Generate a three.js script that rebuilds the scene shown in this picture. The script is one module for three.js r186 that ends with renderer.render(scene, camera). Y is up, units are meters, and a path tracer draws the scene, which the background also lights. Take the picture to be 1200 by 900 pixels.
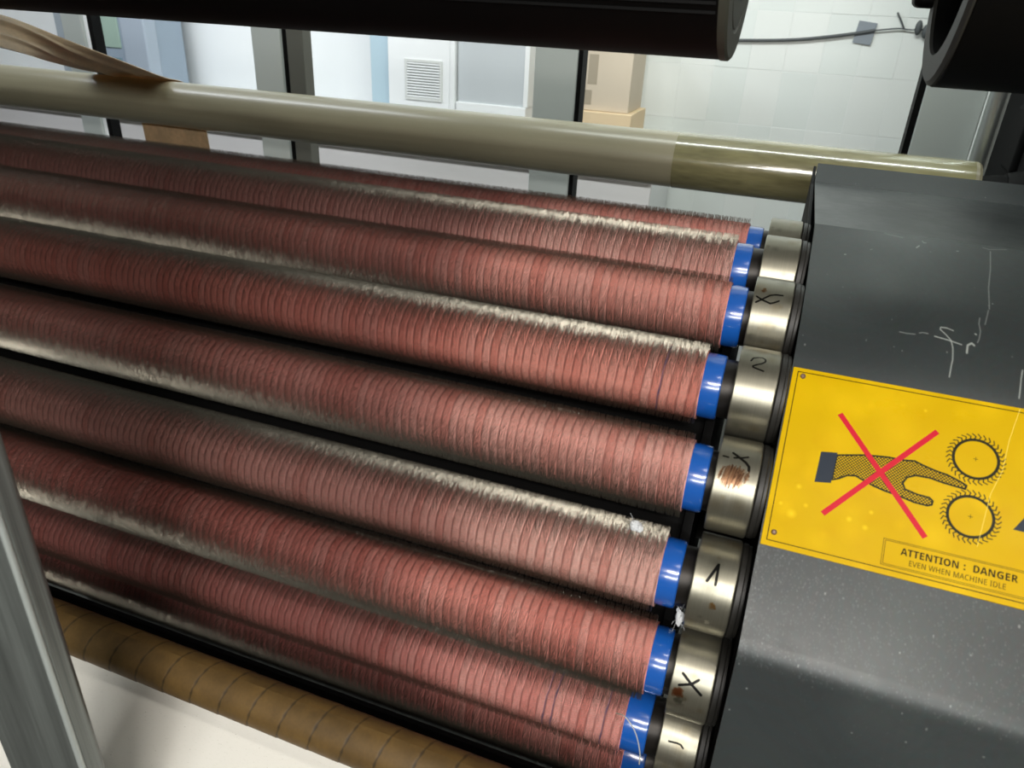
import * as THREE from 'three';
import { mergeGeometries, toCreasedNormals } from 'three/addons/utils/BufferGeometryUtils.js';
import { RoundedBoxGeometry } from 'three/addons/geometries/RoundedBoxGeometry.js';
import { RectAreaLightUniformsLib } from 'three/addons/lights/RectAreaLightUniformsLib.js';

// ------------------------------------------------------------------ camera, lights, exposure
const scene = new THREE.Scene();
scene.background = new THREE.Color(0x000000);
const renderer = new THREE.WebGLRenderer({ antialias: true });
renderer.toneMapping = THREE.LinearToneMapping;
renderer.toneMappingExposure = 0.9;
renderer.shadowMap.enabled = true;
RectAreaLightUniformsLib.init();

const camera = new THREE.PerspectiveCamera(2 * Math.atan(450 / 873) * 180 / Math.PI, 1200 / 900, 0.05, 40);
camera.position.set(0, 1.6, 0);
camera.rotation.set(-0.475828, 0.333919, 0.051516, 'YXZ');
camera.focus = 1.02;
camera.userData.fStop = 9;

// lamps: [name of row, x centre, y, z, length, width, radiance, colour]
const LAMPS = [
  { x: 0.22, y: 2.2, z: 0.72, len: 0.66, wid: 0.09, L: 115, tilt: 0.35, col: 0xfff8f0, label: 'white batten lamp hung low above the camera side of the machine' },
  { x: 0.85, y: 3.0, z: 0.35, len: 1.2, wid: 0.1, L: 28, tilt: 0, col: 0xfff8f0, label: 'white batten lamp hung high over the front of the machine' },
  { x: 0.5, y: 2.5, z: 2.9, len: 1.6, wid: 0.16, L: 85, tilt: 0.95, col: 0xfbfaf6, label: 'added unseen fill lamp in front, farthest from the machine' },  // unseen source, added to light the roller undersides and fill the front
  { x: -2.3, y: 2.75, z: -1.45, len: 1.6, wid: 0.14, L: 70, tilt: 1.3, col: 0xf2f8ff, label: 'added unseen fill lamp turned to the workbench behind the machine' },  // added out of view to brighten the posts and the bench front
  { x: -0.1, y: 2.75, z: -1.45, len: 1.6, wid: 0.14, L: 68, tilt: 1.3, col: 0xf4fbf6, label: 'added unseen fill lamp turned to the tiled wall behind the machine' },  // unseen wall washer, added to brighten the tiles and post fronts
];

// ------------------------------------------------------------------ helpers
let seed = 12345;
const rnd = () => { seed = (seed + 0x6d2b79f5) | 0; let t = Math.imul(seed ^ (seed >>> 15), 1 | seed); t = (t + Math.imul(t ^ (t >>> 7), 61 | t)) ^ t; return ((t ^ (t >>> 14)) >>> 0) / 4294967296; };
const rr = (a, b) => a + (b - a) * rnd();
const V = (x, y, z) => new THREE.Vector3(x, y, z);
const used = new Map();
function numbered(name) {
  const n = used.get(name) ?? 0; used.set(name, n + 1);
  return n ? name + '_' + String(n).padStart(3, '0') : name;
}
function tag(o, label, category, group, kind) {
  if (label) o.userData.label = label;
  if (category) o.userData.category = category;
  if (group) o.userData.group = group;
  if (kind) o.userData.kind = kind;
  return o;
}
function thing(name, label, category, p = [0, 0, 0], group) {
  const o = new THREE.Group(); o.name = numbered(name); o.position.set(...p); scene.add(o);
  return tag(o, label, category, group);
}
function part(name, g, m, parent) {
  const o = new THREE.Mesh(Array.isArray(g) ? mergeGeometries(g.map((q) => q.index ? q.toNonIndexed() : q)) : g, m);
  o.name = name; o.castShadow = o.receiveShadow = true; parent.add(o);
  return o;
}
function lone(name, g, m, label, category, group) {
  const o = part(numbered(name), g, m, scene);
  return tag(o, label, category, group);
}
const box = (x0, x1, y0, y1, z0, z1) => new THREE.BoxGeometry(x1 - x0, y1 - y0, z1 - z0).translate((x0 + x1) / 2, (y0 + y1) / 2, (z0 + z1) / 2);
const rbox = (x0, x1, y0, y1, z0, z1, r = 0.004) => new RoundedBoxGeometry(x1 - x0, y1 - y0, z1 - z0, 2, r).translate((x0 + x1) / 2, (y0 + y1) / 2, (z0 + z1) / 2);
// surface of revolution about the X axis; prof: [[x, r], ...]
function lathe(prof, seg = 64) {
  const g = new THREE.LatheGeometry(prof.map(([x, r]) => new THREE.Vector2(r, x)), seg);
  return g.rotateZ(-Math.PI / 2);     // y axis -> +x
}
// closed solid of revolution with hard edges
const creased = (g, a) => toCreasedNormals(g.scale(1000, 1000, 1000), a).scale(0.001, 0.001, 0.001);   // (it compares positions to the centimetre)
const turned = (prof, seg = 64) => creased(lathe(prof, seg), 0.5);
function tube(pts, r, seg = 24, rad = 8) {
  return new THREE.TubeGeometry(new THREE.CatmullRomCurve3(pts.map((p) => V(...p))), seg, r, rad, false);
}
const std = (o) => new THREE.MeshStandardMaterial(o);
const phy = (o) => new THREE.MeshPhysicalMaterial(o);
function noiseTex(w, h, f, srgb = true) {
  const d = new Uint8Array(w * h * 4);
  for (let y = 0; y < h; y++) for (let x = 0; x < w; x++) { const c = f(x, y); const i = (y * w + x) * 4; d[i] = c[0]; d[i + 1] = c[1]; d[i + 2] = c[2]; d[i + 3] = 255; }
  const t = new THREE.DataTexture(d, w, h); t.wrapS = t.wrapT = THREE.RepeatWrapping; t.magFilter = THREE.LinearFilter; t.needsUpdate = true;
  if (srgb) t.colorSpace = THREE.SRGBColorSpace;
  return t;
}
// tileable value noise
function vnoise(n) {
  const g = new Float32Array(n * n).map(() => rnd());
  return (x, y) => {
    x = ((x % n) + n) % n; y = ((y % n) + n) % n;
    const x0 = Math.floor(x), y0 = Math.floor(y), fx = x - x0, fy = y - y0, x1 = (x0 + 1) % n, y1 = (y0 + 1) % n;
    const s = fx * fx * (3 - 2 * fx), t = fy * fy * (3 - 2 * fy);
    return (g[y0 * n + x0] * (1 - s) + g[y0 * n + x1] * s) * (1 - t) + (g[y1 * n + x0] * (1 - s) + g[y1 * n + x1] * s) * t;
  };
}
const N8 = vnoise(8), N32 = vnoise(32), N128 = vnoise(128);
const fbm = (u, v) => N8(u * 8, v * 8) * 0.5 + N32(u * 32, v * 32) * 0.3 + N128(u * 128, v * 128) * 0.2;   // u, v in 0..1, tileable
function canvasTex(w, h, draw) {
  const c = document.createElement('canvas'); c.width = w; c.height = h; draw(c.getContext('2d'), w, h);
  const t = new THREE.CanvasTexture(c); t.colorSpace = THREE.SRGBColorSpace; t.magFilter = THREE.LinearFilter; t.anisotropy = 8;
  return t;
}

// ------------------------------------------------------------------ materials
const grain = noiseTex(512, 512, (x, y) => { const v = 150 + 105 * fbm(x / 512, y / 512); return [v, v, v]; }, false);
const mottle = (r, g, b, amp, sc = 1) => noiseTex(256, 256, (x, y) => { const v = 1 + amp * (fbm(x / 256 * sc, y / 256 * sc) - 0.5); return [Math.min(255, r * v), Math.min(255, g * v), Math.min(255, b * v)]; });
const M = {
  wall: std({ color: 0xe9ebea, roughness: 0.85 }),
  tileA: std({ color: 0xe2e6e3, roughness: 0.3 }), tileB: std({ color: 0xdfe4e1, roughness: 0.32 }), tileC: std({ color: 0xe5e8e5, roughness: 0.3 }),
  floor: std({ color: 0x6d6d69, roughness: 0.7, map: mottle(200, 200, 196, 0.3) }),
  ceiling: std({ color: 0xc2c2be, roughness: 0.9 }),
  white: std({ color: 0xeef0f0, roughness: 0.5 }),
  black: phy({ color: 0x070707, roughness: 0.6, specularIntensity: 0.25 }),
  blackMatt: phy({ color: 0x0a0a0a, roughness: 0.85, specularIntensity: 0.3 }),
  rubber: std({ color: 0x23221f, roughness: 0.5 }),
  blue: phy({ color: 0x1a5ab2, roughness: 0.3, clearcoat: 0.6, clearcoatRoughness: 0.12, roughnessMap: grain }),
  sleeve: std({ color: 0x2b2825, roughness: 0.4, metalness: 0.6 }),
  post: std({ color: 0xc2c8c4, roughness: 0.42, metalness: 0.3 }),
  wire: std({ color: 0x7f7b70, roughness: 0.34, metalness: 0.93 }),
};

// ------------------------------------------------------------------ the room
const struct = (name, g, m) => { const o = part(name, g, m, scene); o.userData.kind = 'structure'; return o; };
struct('floor', box(-6.2, 4.2, -0.2, 0, -3.4, 4.2), M.floor);
struct('ceiling', box(-6.2, 4.2, 3.4, 3.6, -3.4, 4.2), M.ceiling);
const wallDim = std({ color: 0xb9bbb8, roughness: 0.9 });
const backWall = struct('wall_back', box(-6.2, 4.2, 0, 3.4, -3.4, -3.2), M.wall);
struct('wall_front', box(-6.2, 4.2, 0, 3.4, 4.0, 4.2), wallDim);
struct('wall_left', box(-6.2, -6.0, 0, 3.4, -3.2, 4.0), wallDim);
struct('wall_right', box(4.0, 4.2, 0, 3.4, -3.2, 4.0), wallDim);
{ // glazed tiles on the stretch of back wall right of the workbench: each its own piece
  const pw = 0.127, ph = 0.2, g = new RoundedBoxGeometry(pw - 0.0016, ph - 0.0016, 0.008, 1, 0.0008);
  for (let j = 0; j < 7; j++) for (let i = 0; i < 15; i++) {
    const t = part('tile', g, [M.tileA, M.tileB, M.tileC][Math.floor(rnd() * 3)], backWall);
    t.position.set(-0.86 + i * pw + pw / 2, 0.6 + j * ph + ph / 2 + 0.007, -3.2025 + rr(-0.0006, 0.0006)); t.rotation.set(rr(-0.004, 0.004), rr(-0.004, 0.004), 0);
  }
}

// lamps: batten with a glowing tube and an area light of the same size just below its face
for (const l of LAMPS) {
  const t = thing('batten_lamp', l.label, 'lamp', [l.x, l.y, l.z], null);
  part('housing', rbox(-l.len / 2 - 0.03, l.len / 2 + 0.03, 0.03, 0.085, -l.wid / 2 - 0.01, l.wid / 2 + 0.01, 0.006), M.white, t).rotation.x = l.tilt;
  const gl = std({ color: 0xffffff, emissive: l.col, emissiveIntensity: 3, roughness: 0.6 });
  part('diffuser', rbox(-l.len / 2, l.len / 2, 0.004, 0.03, -l.wid / 2, l.wid / 2, 0.008), gl, t).rotation.x = l.tilt;
  for (const s of [-1, 1]) part('hanger_rod', new THREE.CylinderGeometry(0.005, 0.005, 3.4 - l.y - 0.085, 8).translate(s * l.len * 0.4, 0.085 + (3.4 - l.y - 0.085) / 2, 0), M.post, t);
  const a = new THREE.RectAreaLight(l.col, l.L, l.len, l.wid);
  a.rotation.x = -Math.PI / 2 + l.tilt; a.position.set(0, -0.001, 0); t.add(a);
}

// ------------------------------------------------------------------ the raising drum
const AY = 1.0036, AZ = -0.8789, R = 0.339, RB = 0.0346, XL = -1.75;
const ANG = {}; for (let k = -1; k <= 9; k++) ANG[k] = -9.9 + 15.57 * k + ({ 0: -0.4, 1: 0.5 }[k] ?? 0);
const rad = THREE.MathUtils.degToRad;
{
  const d = thing('machine_drum', 'black central drum carrying the wire-clothed rollers around it', 'drum', [0, AY, AZ]);
  part('drum_shell', turned([[XL - 0.05, 0], [XL - 0.05, 0.285], [-0.03, 0.285], [-0.03, 0]], 72), M.blackMatt, d);
  part('end_disc', turned([[-0.0285, 0], [-0.0285, 0.307], [-0.02, 0.31], [-0.0195, 0.31], [-0.0195, 0]], 72), M.black, d);
  part('bearing_ring', turned([[0.0392, 0], [0.0392, 0.36], [0.05, 0.36], [0.05, 0]], 72), M.black, d);
  part('axle', turned([[XL - 0.2, 0], [XL - 0.2, 0.05], [0.7, 0.05], [0.7, 0]], 32), M.sleeve, d);
}
// helically wound clothing ribbon, joints recessed between the turns
const PITCH = 0.0087;
function ribbonGeometry(k, tone, hand, soilShadeAt, grimeShade, blues) {   // worn: distance from the end to where cloth soiling and painted-in shade begin
  const nx = Math.round((0 - XL) / (PITCH / 8)), na = 36, pos = [], col = [], uv = [], idx = [];
  const tones = Array.from({ length: 400 }, () => rnd());
  const base = new THREE.Color(tone).lerp(new THREE.Color(0xf2d6cc), { 1: 0.55, 5: 0.62, 4: 0.45 }[k] ?? 0.36), pale = new THREE.Color(0xf2d4cc), deep = new THREE.Color(0xc4604e), blue = new THREE.Color(0x39406b), seam = new THREE.Color(0x52211e), c = new THREE.Color();
  for (let i = 0; i <= nx; i++) for (let j = 0; j <= na; j++) {
    const x = XL + (0 - XL) * i / nx, a = j / na * Math.PI * 2;
    const ph = x / PITCH + hand * j / na + 1000, turn = Math.floor(ph), f = ph - turn, e = Math.min(f, 1 - f);
    const r = RB - 0.0009 * Math.max(0, 1 - e / 0.11);
    pos.push(x, Math.cos(a) * r, Math.sin(a) * r); uv.push(x / 0.21, j / na);
    const t = tones[turn % 400], big = N32(x * 9 + 3, a * 0.8) - 0.5;
    c.copy(base).lerp(pale, Math.max(0, Math.min(0.75, (t - 0.55) * 0.9 + big * 0.35))).lerp(deep, Math.max(0, (0.35 - t) * 0.9 - big * 0.2));
    const dirtShade = THREE.MathUtils.smoothstep(-x + 0.05 * (N32(x * 30, a * 1.3) - 0.5), soilShadeAt - 0.07, soilShadeAt + 0.10); c.multiplyScalar(1 - grimeShade * dirtShade); c.g *= 1 - 0.2 * dirtShade; c.b *= 1 - 0.2 * dirtShade;  // cloth soiling plus shade towards the left, both put into the colour
    if (e < 0.1) c.lerp(seam, 0.6);
    if (blues.includes(999 - turn) && f > 0.86) c.lerp(blue, 0.85);
    col.push(c.r, c.g, c.b);
  }
  for (let i = 0; i < nx; i++) for (let j = 0; j < na; j++) { const p = i * (na + 1) + j, q = p + na + 1; idx.push(p, p + 1, q, q, p + 1, q + 1); }
  const g = new THREE.BufferGeometry();
  g.setAttribute('position', new THREE.Float32BufferAttribute(pos, 3)); g.setAttribute('color', new THREE.Float32BufferAttribute(col, 3)); g.setAttribute('uv', new THREE.Float32BufferAttribute(uv, 2));
  g.setIndex(idx); g.computeVertexNormals();
  return g;
}
const glintFlecks = noiseTex(1024, 1024, (x, y) => {   // red twill, pale flecks painted in for the glinting wire points, 150 mm square
  const k = ((x + y * 2) % 16) / 16, d = ((x * 2 - y + 8192) % 16) / 16, t = (k < 0.5 ? 1 : 0) * (d < 0.65 ? 1 : 0.3), n = N128(x / 3, y / 3), big = N32(x / 12, y / 40);
  const p = Math.min(1, t * (0.45 + 0.8 * n) * (0.5 + big)), v = 0.78 + 0.3 * n;
  return [Math.min(255, (255 + 90 * p) * v + 24), Math.min(255, (190 + 240 * p) * v + 24), Math.min(255, (181 + 240 * p) * v + 24)];
});
const felt = std({ vertexColors: true, roughness: 0.78, map: glintFlecks });
// one bent wire: foot in the ribbon, knee, point leaning along the tangent
function wireGeometry(sign) {
  const P = [[-0.0004, 0.0001], [0.0020, 0.0003], [0.0059, 0.0029]], w = 0.00009, pos = [], idx = [];
  for (const [y, z] of P) for (let k = 0; k < 3; k++) { const a = k / 3 * Math.PI * 2 + 0.3; pos.push(Math.cos(a) * w, y, sign * z + Math.sin(a) * w); }
  for (let s = 0; s < 2; s++) for (let k = 0; k < 3; k++) { const a = s * 3 + k, b = s * 3 + (k + 1) % 3; idx.push(a, a + 3, b, b, a + 3, b + 3); }
  idx.push(6, 8, 7);
  const g = new THREE.BufferGeometry(); g.setAttribute('position', new THREE.Float32BufferAttribute(pos, 3)); g.setIndex(idx);
  const n = g.toNonIndexed(); n.computeVertexNormals();
  return n;
}
const wireUp = wireGeometry(-1), wireDown = wireGeometry(1);
const WSTEP = 0.00112, WPER = 8;
const ROLL = { // visible left end of the wire points, ribbon tone, wire lean, words for the label
  '-1': [null, 0xd98a80, 1], 0: [-1.34, 0xd98a80, 1], 1: [-1.24, 0xe6b4ac, -1], 2: [-1.14, 0xe28f80, 1], 3: [-1.05, 0xe88f7c, -1], 4: [-0.98, 0xe49c90, 1], 5: [-0.94, 0xeabab0, -1], 6: [-0.94, 0xe6897c, 1], 7: [-0.9, 0xe49490, -1], 8: [-0.92, 0xcf7a78, 1], 9: [-0.85, 0xcf7a78, -1],
};
const NOTE = {
  '-1': 'roller behind the topmost red roller, only its steel pulley edge showing',
  0: 'topmost red wire-clothed roller at the back, a thin dark strip under the pale tube',
  1: 'second red wire-clothed roller from the top, pinkish, with an unmarked pulley',
  2: 'third red wire-clothed roller from the top, pulley marked with a fish-shaped cross and rust spot',
  3: 'fourth red wire-clothed roller from the top, pulley marked with a handwritten 2',
  4: 'fifth red wire-clothed roller from the top, pulley with a scribbled brown patch',
  5: 'sixth red wire-clothed roller from the top, pale pink, pulley marked with a handwritten 1',
  6: 'seventh red wire-clothed roller from the top, pulley marked with a handwritten X',
  7: 'eighth red wire-clothed roller from the top, blue threads wound near its end',
  8: 'lowest red wire-clothed roller with a lit fringe along its lower edge',
  9: 'dark wire-clothed roller in shade below the lowest red roller, above the brown roller',
};
// steel pulley rims: brushed metal, stains and felt-pen marks where the photograph has them (angle from the top in degrees, x in mm)
const PR = 0.0445, PX0 = -8.5, PX1 = 28;
function pulleyTexture(k) {
  return canvasTex(1440, 188, (c, w, h) => {
    const X = (mm) => (mm - PX0) / (PX1 - PX0) * h, A = (deg) => ((deg + 360) % 360) / 360 * w;
    c.fillStyle = '#a5a49c'; c.fillRect(0, 0, w, h);
    for (let i = 0; i < 900; i++) { const v = Math.floor(rr(120, 215)); c.fillStyle = `rgba(${v},${v},${v - 10},0.10)`; const y = rnd() * h; c.fillRect(rnd() * w, y, rr(60, 500), rr(0.6, 2.4)); }
    for (let i = 0; i < 26; i++) { const x = rnd() * w, y = rnd() * h, s = rr(12, 60); const g = c.createRadialGradient(x, y, 0, x, y, s); const t = rnd() > 0.5 ? '120,96,58' : '70,70,60'; g.addColorStop(0, `rgba(${t},0.22)`); g.addColorStop(1, `rgba(${t},0)`); c.fillStyle = g; c.fillRect(x - s, y - s, s * 2, s * 2); }
    const line = (pts, wd, col = '#161616') => { c.strokeStyle = col; c.lineWidth = wd; c.lineCap = c.lineJoin = 'round'; c.beginPath(); pts.forEach(([a, x], i) => (i ? c.lineTo(A(a), X(x)) : c.moveTo(A(a), X(x)))); c.stroke(); };
    const blot = (a, x, s, col, n = 14) => { for (let i = 0; i < n; i++) { c.fillStyle = col; c.beginPath(); c.ellipse(A(a) + rr(-s, s) * 0.8, X(x) + rr(-s, s) * 0.8, s * rr(0.3, 0.7), s * rr(0.2, 0.6), rnd() * 3, 0, 7); c.fill(); } };
    const B = 9;
    if (k === 2) { blot(26.8, 0, 14, 'rgba(110,70,35,0.35)'); line([[46.9, -5], [42, 0], [38.8, 2.7], [34, 7], [31.8, 12], [31.4, 18.2]], B); line([[38.7, -5.4], [42.5, 0.5], [45.7, 8.4], [43.5, 12], [40.4, 15.7]], B); }
    if (k === 3) line([[22.3, 1.9], [17, 3.5], [14.2, 8], [13.6, 11.5], [16, 14.2], [20, 14.4], [23.5, 12], [27.2, 7], [29.5, 4.4], [31.2, 4.6], [32.6, 8.5], [34.2, 14.1]], 8);
    if (k === 4) {
      line([[17.9, 3.4], [22.3, 8.8], [27.8, 15.5], [32, 18.5], [37, 19]], 12, '#2a2926'); line([[25.1, -4.3], [25.4, 0]], 9, '#33312c'); line([[24.4, 5], [22, 12], [19.4, 16.4]], 9, '#2a2926');
      blot(46, 7, 40, 'rgba(120,92,72,0.30)', 50);
      for (let i = 0; i < 90; i++) { const x = rr(-5, 19.5), a0 = rr(32, 44), a1 = rr(50, 63) - Math.abs(x - 7) * 0.5; line([[a0 + Math.abs(x - 7) * 0.4, x + 1], [(a0 + a1) / 2, x + rr(-1, 1)], [a1, x - 1]], rr(2, 5), ['rgba(96,66,46,0.8)', 'rgba(120,88,66,0.75)', 'rgba(70,48,34,0.8)', 'rgba(150,120,98,0.6)'][i % 4]); }
    }
    if (k === 5) { line([[49, 3.9], [38, 7.6], [27.9, 10.8]], 13); line([[27.9, 10.8], [40, 11.2], [51, 11.4]], 12); blot(74.7, 12.7, 16, 'rgba(130,88,44,0.28)', 18); blot(99, 11, 12, 'rgba(235,232,220,0.5)', 12); }
    if (k === 6) { line([[50.8, 0.5], [59.8, 9.3], [68.7, 19.1]], 13); line([[64.9, -0.9], [59.8, 9.3], [52.9, 14.8]], 12); blot(74, -1, 24, 'rgba(112,62,34,0.42)', 26); blot(84, 2, 26, 'rgba(90,90,80,0.3)', 12); }
    if (k === 7) line([[52.4, 0.6], [51.5, 8.1], [52, 12], [55, 14.6]], 9);
  });
}
const PSEG = 96;
function pulleyShell() {   // rim with uv: u = angle from the top, v along x (top row of the canvas = PX0)
  const prof = [[PX0 / 1000, PR - 0.0012], [PX0 / 1000 + 0.0012, PR], [PX1 / 1000 - 0.0012, PR], [PX1 / 1000, PR - 0.0012]], pos = [], uv = [], nor = [], idx = [], nr = [[-0.6, 0.8], [0, 1], [0, 1], [0.6, 0.8]];
  prof.forEach(([x, r], i) => { for (let j = 0; j <= PSEG; j++) { const a = j / PSEG * Math.PI * 2; pos.push(x, Math.cos(a) * r, Math.sin(a) * r); nor.push(nr[i][0], nr[i][1] * Math.cos(a), nr[i][1] * Math.sin(a)); uv.push(j / PSEG, 1 - (x * 1000 - PX0) / (PX1 - PX0)); } });
  for (let i = 0; i < 3; i++) for (let j = 0; j < PSEG; j++) { const p = i * (PSEG + 1) + j, q = p + PSEG + 1; idx.push(p, p + 1, q, q, p + 1, q + 1); }
  for (const [row, nx] of [[0, -1], [3, 1]]) {   // end faces
    const c = pos.length / 3; pos.push(prof[row][0], 0, 0); nor.push(nx, 0, 0); uv.push(0.9, 0.5);
    for (let j = 0; j <= PSEG; j++) { const o = (row * (PSEG + 1) + j) * 3; pos.push(pos[o], pos[o + 1], pos[o + 2]); nor.push(nx, 0, 0); uv.push(0.9, 0.5); }
    for (let j = 0; j < PSEG; j++) nx < 0 ? idx.push(c, c + 2 + j, c + 1 + j) : idx.push(c, c + 1 + j, c + 2 + j);
  }
  const g = new THREE.BufferGeometry();
  g.setAttribute('position', new THREE.Float32BufferAttribute(pos, 3)); g.setAttribute('normal', new THREE.Float32BufferAttribute(nor, 3)); g.setAttribute('uv', new THREE.Float32BufferAttribute(uv, 2)); g.setIndex(idx);
  return g;
}
const rimG = pulleyShell();
const flangeG = turned([[0.0282, 0], [0.0282, 0.0415], [0.0296, 0.0432], [0.0335, 0.0432], [0.0345, 0.042], [0.0368, 0.042], [0.0375, 0.0405], [0.0375, 0]], 64);
const steel = (k) => std({ color: 0xd6d3c8, metalness: 0.85, roughness: 0.36, map: pulleyTexture(k) });
const plainSteel = steel(99);
let wires = 0;
function makeRoller(k) {
  const [left, tone, lean] = ROLL[k], th = rad(ANG[k]), odd = Math.abs(k) % 2, xe = { 7: -0.0445, 8: -0.042 }[k] ?? (odd ? -0.0372 : -0.0312), xc = { 7: -0.0205, 8: -0.0185 }[k] ?? (odd ? -0.0195 : -0.0142);
  const y = AY + R * Math.cos(th), z = AZ + R * Math.sin(th);
  const t = thing('clothed_roller', NOTE[k], 'roller', [0, y, z], 'wire-clothed rollers around the drum');
  const g = ribbonGeometry(+k, tone, odd ? 1 : -1, { 1: 0.26, 2: 0.27, 3: 0.25, 4: 0.24, 5: 0.17, 6: 0.25, 7: 0.2, 8: 0.2 }[k] ?? 0.27, k <= 2 ? 0.66 : 0.54, { 3: [4], 7: [2, 8, 9] }[k] ?? []); g.translate(xe, 0, 0);  // top rollers darker: shade of the beam painted into the ribbon colour
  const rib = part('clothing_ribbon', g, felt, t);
  part('end_face', turned([[xe - 0.002, 0], [xe - 0.002, RB - 0.0015], [xe - 0.0002, RB - 0.0015], [xe - 0.0002, 0]], 48), M.rubber, t);
  const cr = 0.0316;
  const cl = part('end_collar', turned([[xe - 0.001, 0], [xe - 0.001, cr], [xe + 0.004, cr + 0.0003], [xc - 0.004, cr + 0.0002], [xc - 0.001, cr - 0.0003], [xc, cr - 0.0014], [xc, 0]], 64), M.blue, t);
  tag(cl, 'glossy blue tape collar');
  part('shaft_sleeve', turned([[xc - 0.001, 0], [xc - 0.001, 0.0285], [-0.0085, 0.0285], [-0.0085, 0]], 48), M.sleeve, t);
  const rim = part('pulley', rimG, [2, 3, 4, 5, 6, 7].includes(+k) ? steel(+k) : plainSteel, t);
  rim.userData.label = 'polished steel pulley';
  part('flange', flangeG, M.rubber, t);
  if (left === null) return t;
  // wire points on the side of the roller that faces the front of the machine
  const toCam = Math.atan2(0 - z, 1.6 - y), a0 = toCam - rad(84), a1 = toCam + rad(84), da = WSTEP / RB, na = Math.floor((a1 - a0) / da), hand = odd ? 1 : -1;
  const nt = Math.floor((xe - left) / PITCH), rows = [];
  const m = new THREE.Matrix4(), q = new THREE.Quaternion(), e = new THREE.Euler(), s = new THREE.Vector3(), p = new THREE.Vector3(), list = [];
  for (let n = -2; n < nt; n++) for (let i = 0; i < WPER; i++) for (let j = 0; j < na; j++) {
    const a = a0 + (j + (i % 3) / 3 + rr(-0.05, 0.05)) * da;
    const x = xe - (n + 0.05 + 0.90 * (i + 0.5 + rr(-0.06, 0.06)) / WPER) * PITCH - hand * ((a / (Math.PI * 2)) % 1) * PITCH - PITCH;
    if (x > xe - 0.0004) continue;
    e.set(a + rr(-0.06, 0.06) + 0.34 * (N128(x * 900, a * 9 + k * 7) - 0.5), 0, rr(-0.05, 0.05) + 0.2 * (N128(x * 900 + 40, a * 9) - 0.5)); q.setFromEuler(e);
    const h = rr(0.94, 1.05); s.set(1, h, 1); p.set(x, Math.cos(a) * RB, Math.sin(a) * RB);
    m.compose(p, q, s); list.push(...m.elements);
  }
  const im = new THREE.InstancedMesh(lean < 0 ? wireUp : wireDown, M.wire, list.length / 16);
  im.instanceMatrix.array.set(list); im.name = 'wire_points'; im.userData.kind = 'stuff'; im.castShadow = im.receiveShadow = true; t.add(im);
  wires += list.length / 16;
  return t;
}
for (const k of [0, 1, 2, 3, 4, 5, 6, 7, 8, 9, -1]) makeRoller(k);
console.log('wires', wires);

// ------------------------------------------------------------------ the end cover with its warning sign
const XC = 0.0385, XR = 0.62;
const PB = [1.395, -0.885], PC = [1.345, -0.709], PD = [1.139, -0.4825];   // bends: roof edge, soft bend, lower bend
const toward = (a, b, d) => { const l = Math.hypot(b[0] - a[0], b[1] - a[1]); return [a[0] + (b[0] - a[0]) * d / l, a[1] + (b[1] - a[1]) * d / l]; };
const bend = (a, m, b, n) => Array.from({ length: n + 1 }, (_, i) => { const t = i / n, p = (1 - t) * (1 - t), q = 2 * t * (1 - t), r = t * t; return [a[0] * p + m[0] * q + b[0] * r, a[1] * p + m[1] * q + b[1] * r]; });
const PROF = [[1.15, -1.262], [1.403, -1.238], [1.382, -1.2], PB, ...bend(toward(PC, PB, 0.075), PC, toward(PC, PD, 0.046), 10), ...bend(toward(PD, PC, 0.012), PD, toward(PD, [0.9, -0.437], 0.012), 4), [0.9, -0.437], [0.62, -0.437]];   // [y, z] along the sheet from the back to the front
function sheetGeometry(profile, x0, x1, th) {   // bent sheet, hard bends, uv in metres: u = x - x0, v = distance along the profile
  const pos = [], uv = [], idx = [];
  const quad = (a, b, c, d, ua) => { const i = pos.length / 3; pos.push(...a, ...b, ...c, ...d); uv.push(...ua); idx.push(i, i + 1, i + 2, i, i + 2, i + 3); };
  const nrm = profile.map((p, i) => { let ny = 0, nz = 0; for (const [a, b] of [[i - 1, i], [i, i + 1]]) if (profile[a] && profile[b]) { const dy = profile[b][0] - profile[a][0], dz = profile[b][1] - profile[a][1], l = Math.hypot(dy, dz); ny += dz / l; nz -= dy / l; } const l = Math.hypot(ny, nz); return [ny / l, nz / l]; });
  let v = 0;
  for (let i = 0; i + 1 < profile.length; i++) {
    const [y0, z0] = profile[i], [y1, z1] = profile[i + 1], L = Math.hypot(y1 - y0, z1 - z0);
    const i0 = [y0 - nrm[i][0] * th, z0 - nrm[i][1] * th], i1 = [y1 - nrm[i + 1][0] * th, z1 - nrm[i + 1][1] * th], w = x1 - x0;
    quad([x0, y0, z0], [x0, y1, z1], [x1, y1, z1], [x1, y0, z0], [0, v, 0, v + L, w, v + L, w, v]);
    quad([x0, ...i0], [x1, ...i0], [x1, ...i1], [x0, ...i1], [0, v, w, v, w, v + L, 0, v + L]);
    quad([x0, y0, z0], [x0, ...i0], [x0, ...i1], [x0, y1, z1], [0, v, 0, v, 0, v + L, 0, v + L]);
    quad([x1, y0, z0], [x1, y1, z1], [x1, ...i1], [x1, ...i0], [w, v, w, v + L, w, v + L, w, v]);
    v += L;
  }
  const g = new THREE.BufferGeometry(); g.setAttribute('position', new THREE.Float32BufferAttribute(pos, 3)); g.setAttribute('uv', new THREE.Float32BufferAttribute(uv, 2)); g.setIndex(idx);
  return creased(g, 0.22);
}
const arc = [0]; for (let i = 1; i < PROF.length; i++) arc.push(arc[i - 1] + Math.hypot(PROF[i][0] - PROF[i - 1][0], PROF[i][1] - PROF[i - 1][1]));
const TW = XR - XC, TL = arc[arc.length - 1], VB = arc[3], VC = arc[9];   // distance along the sheet at the roof edge and at the soft bend
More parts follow.
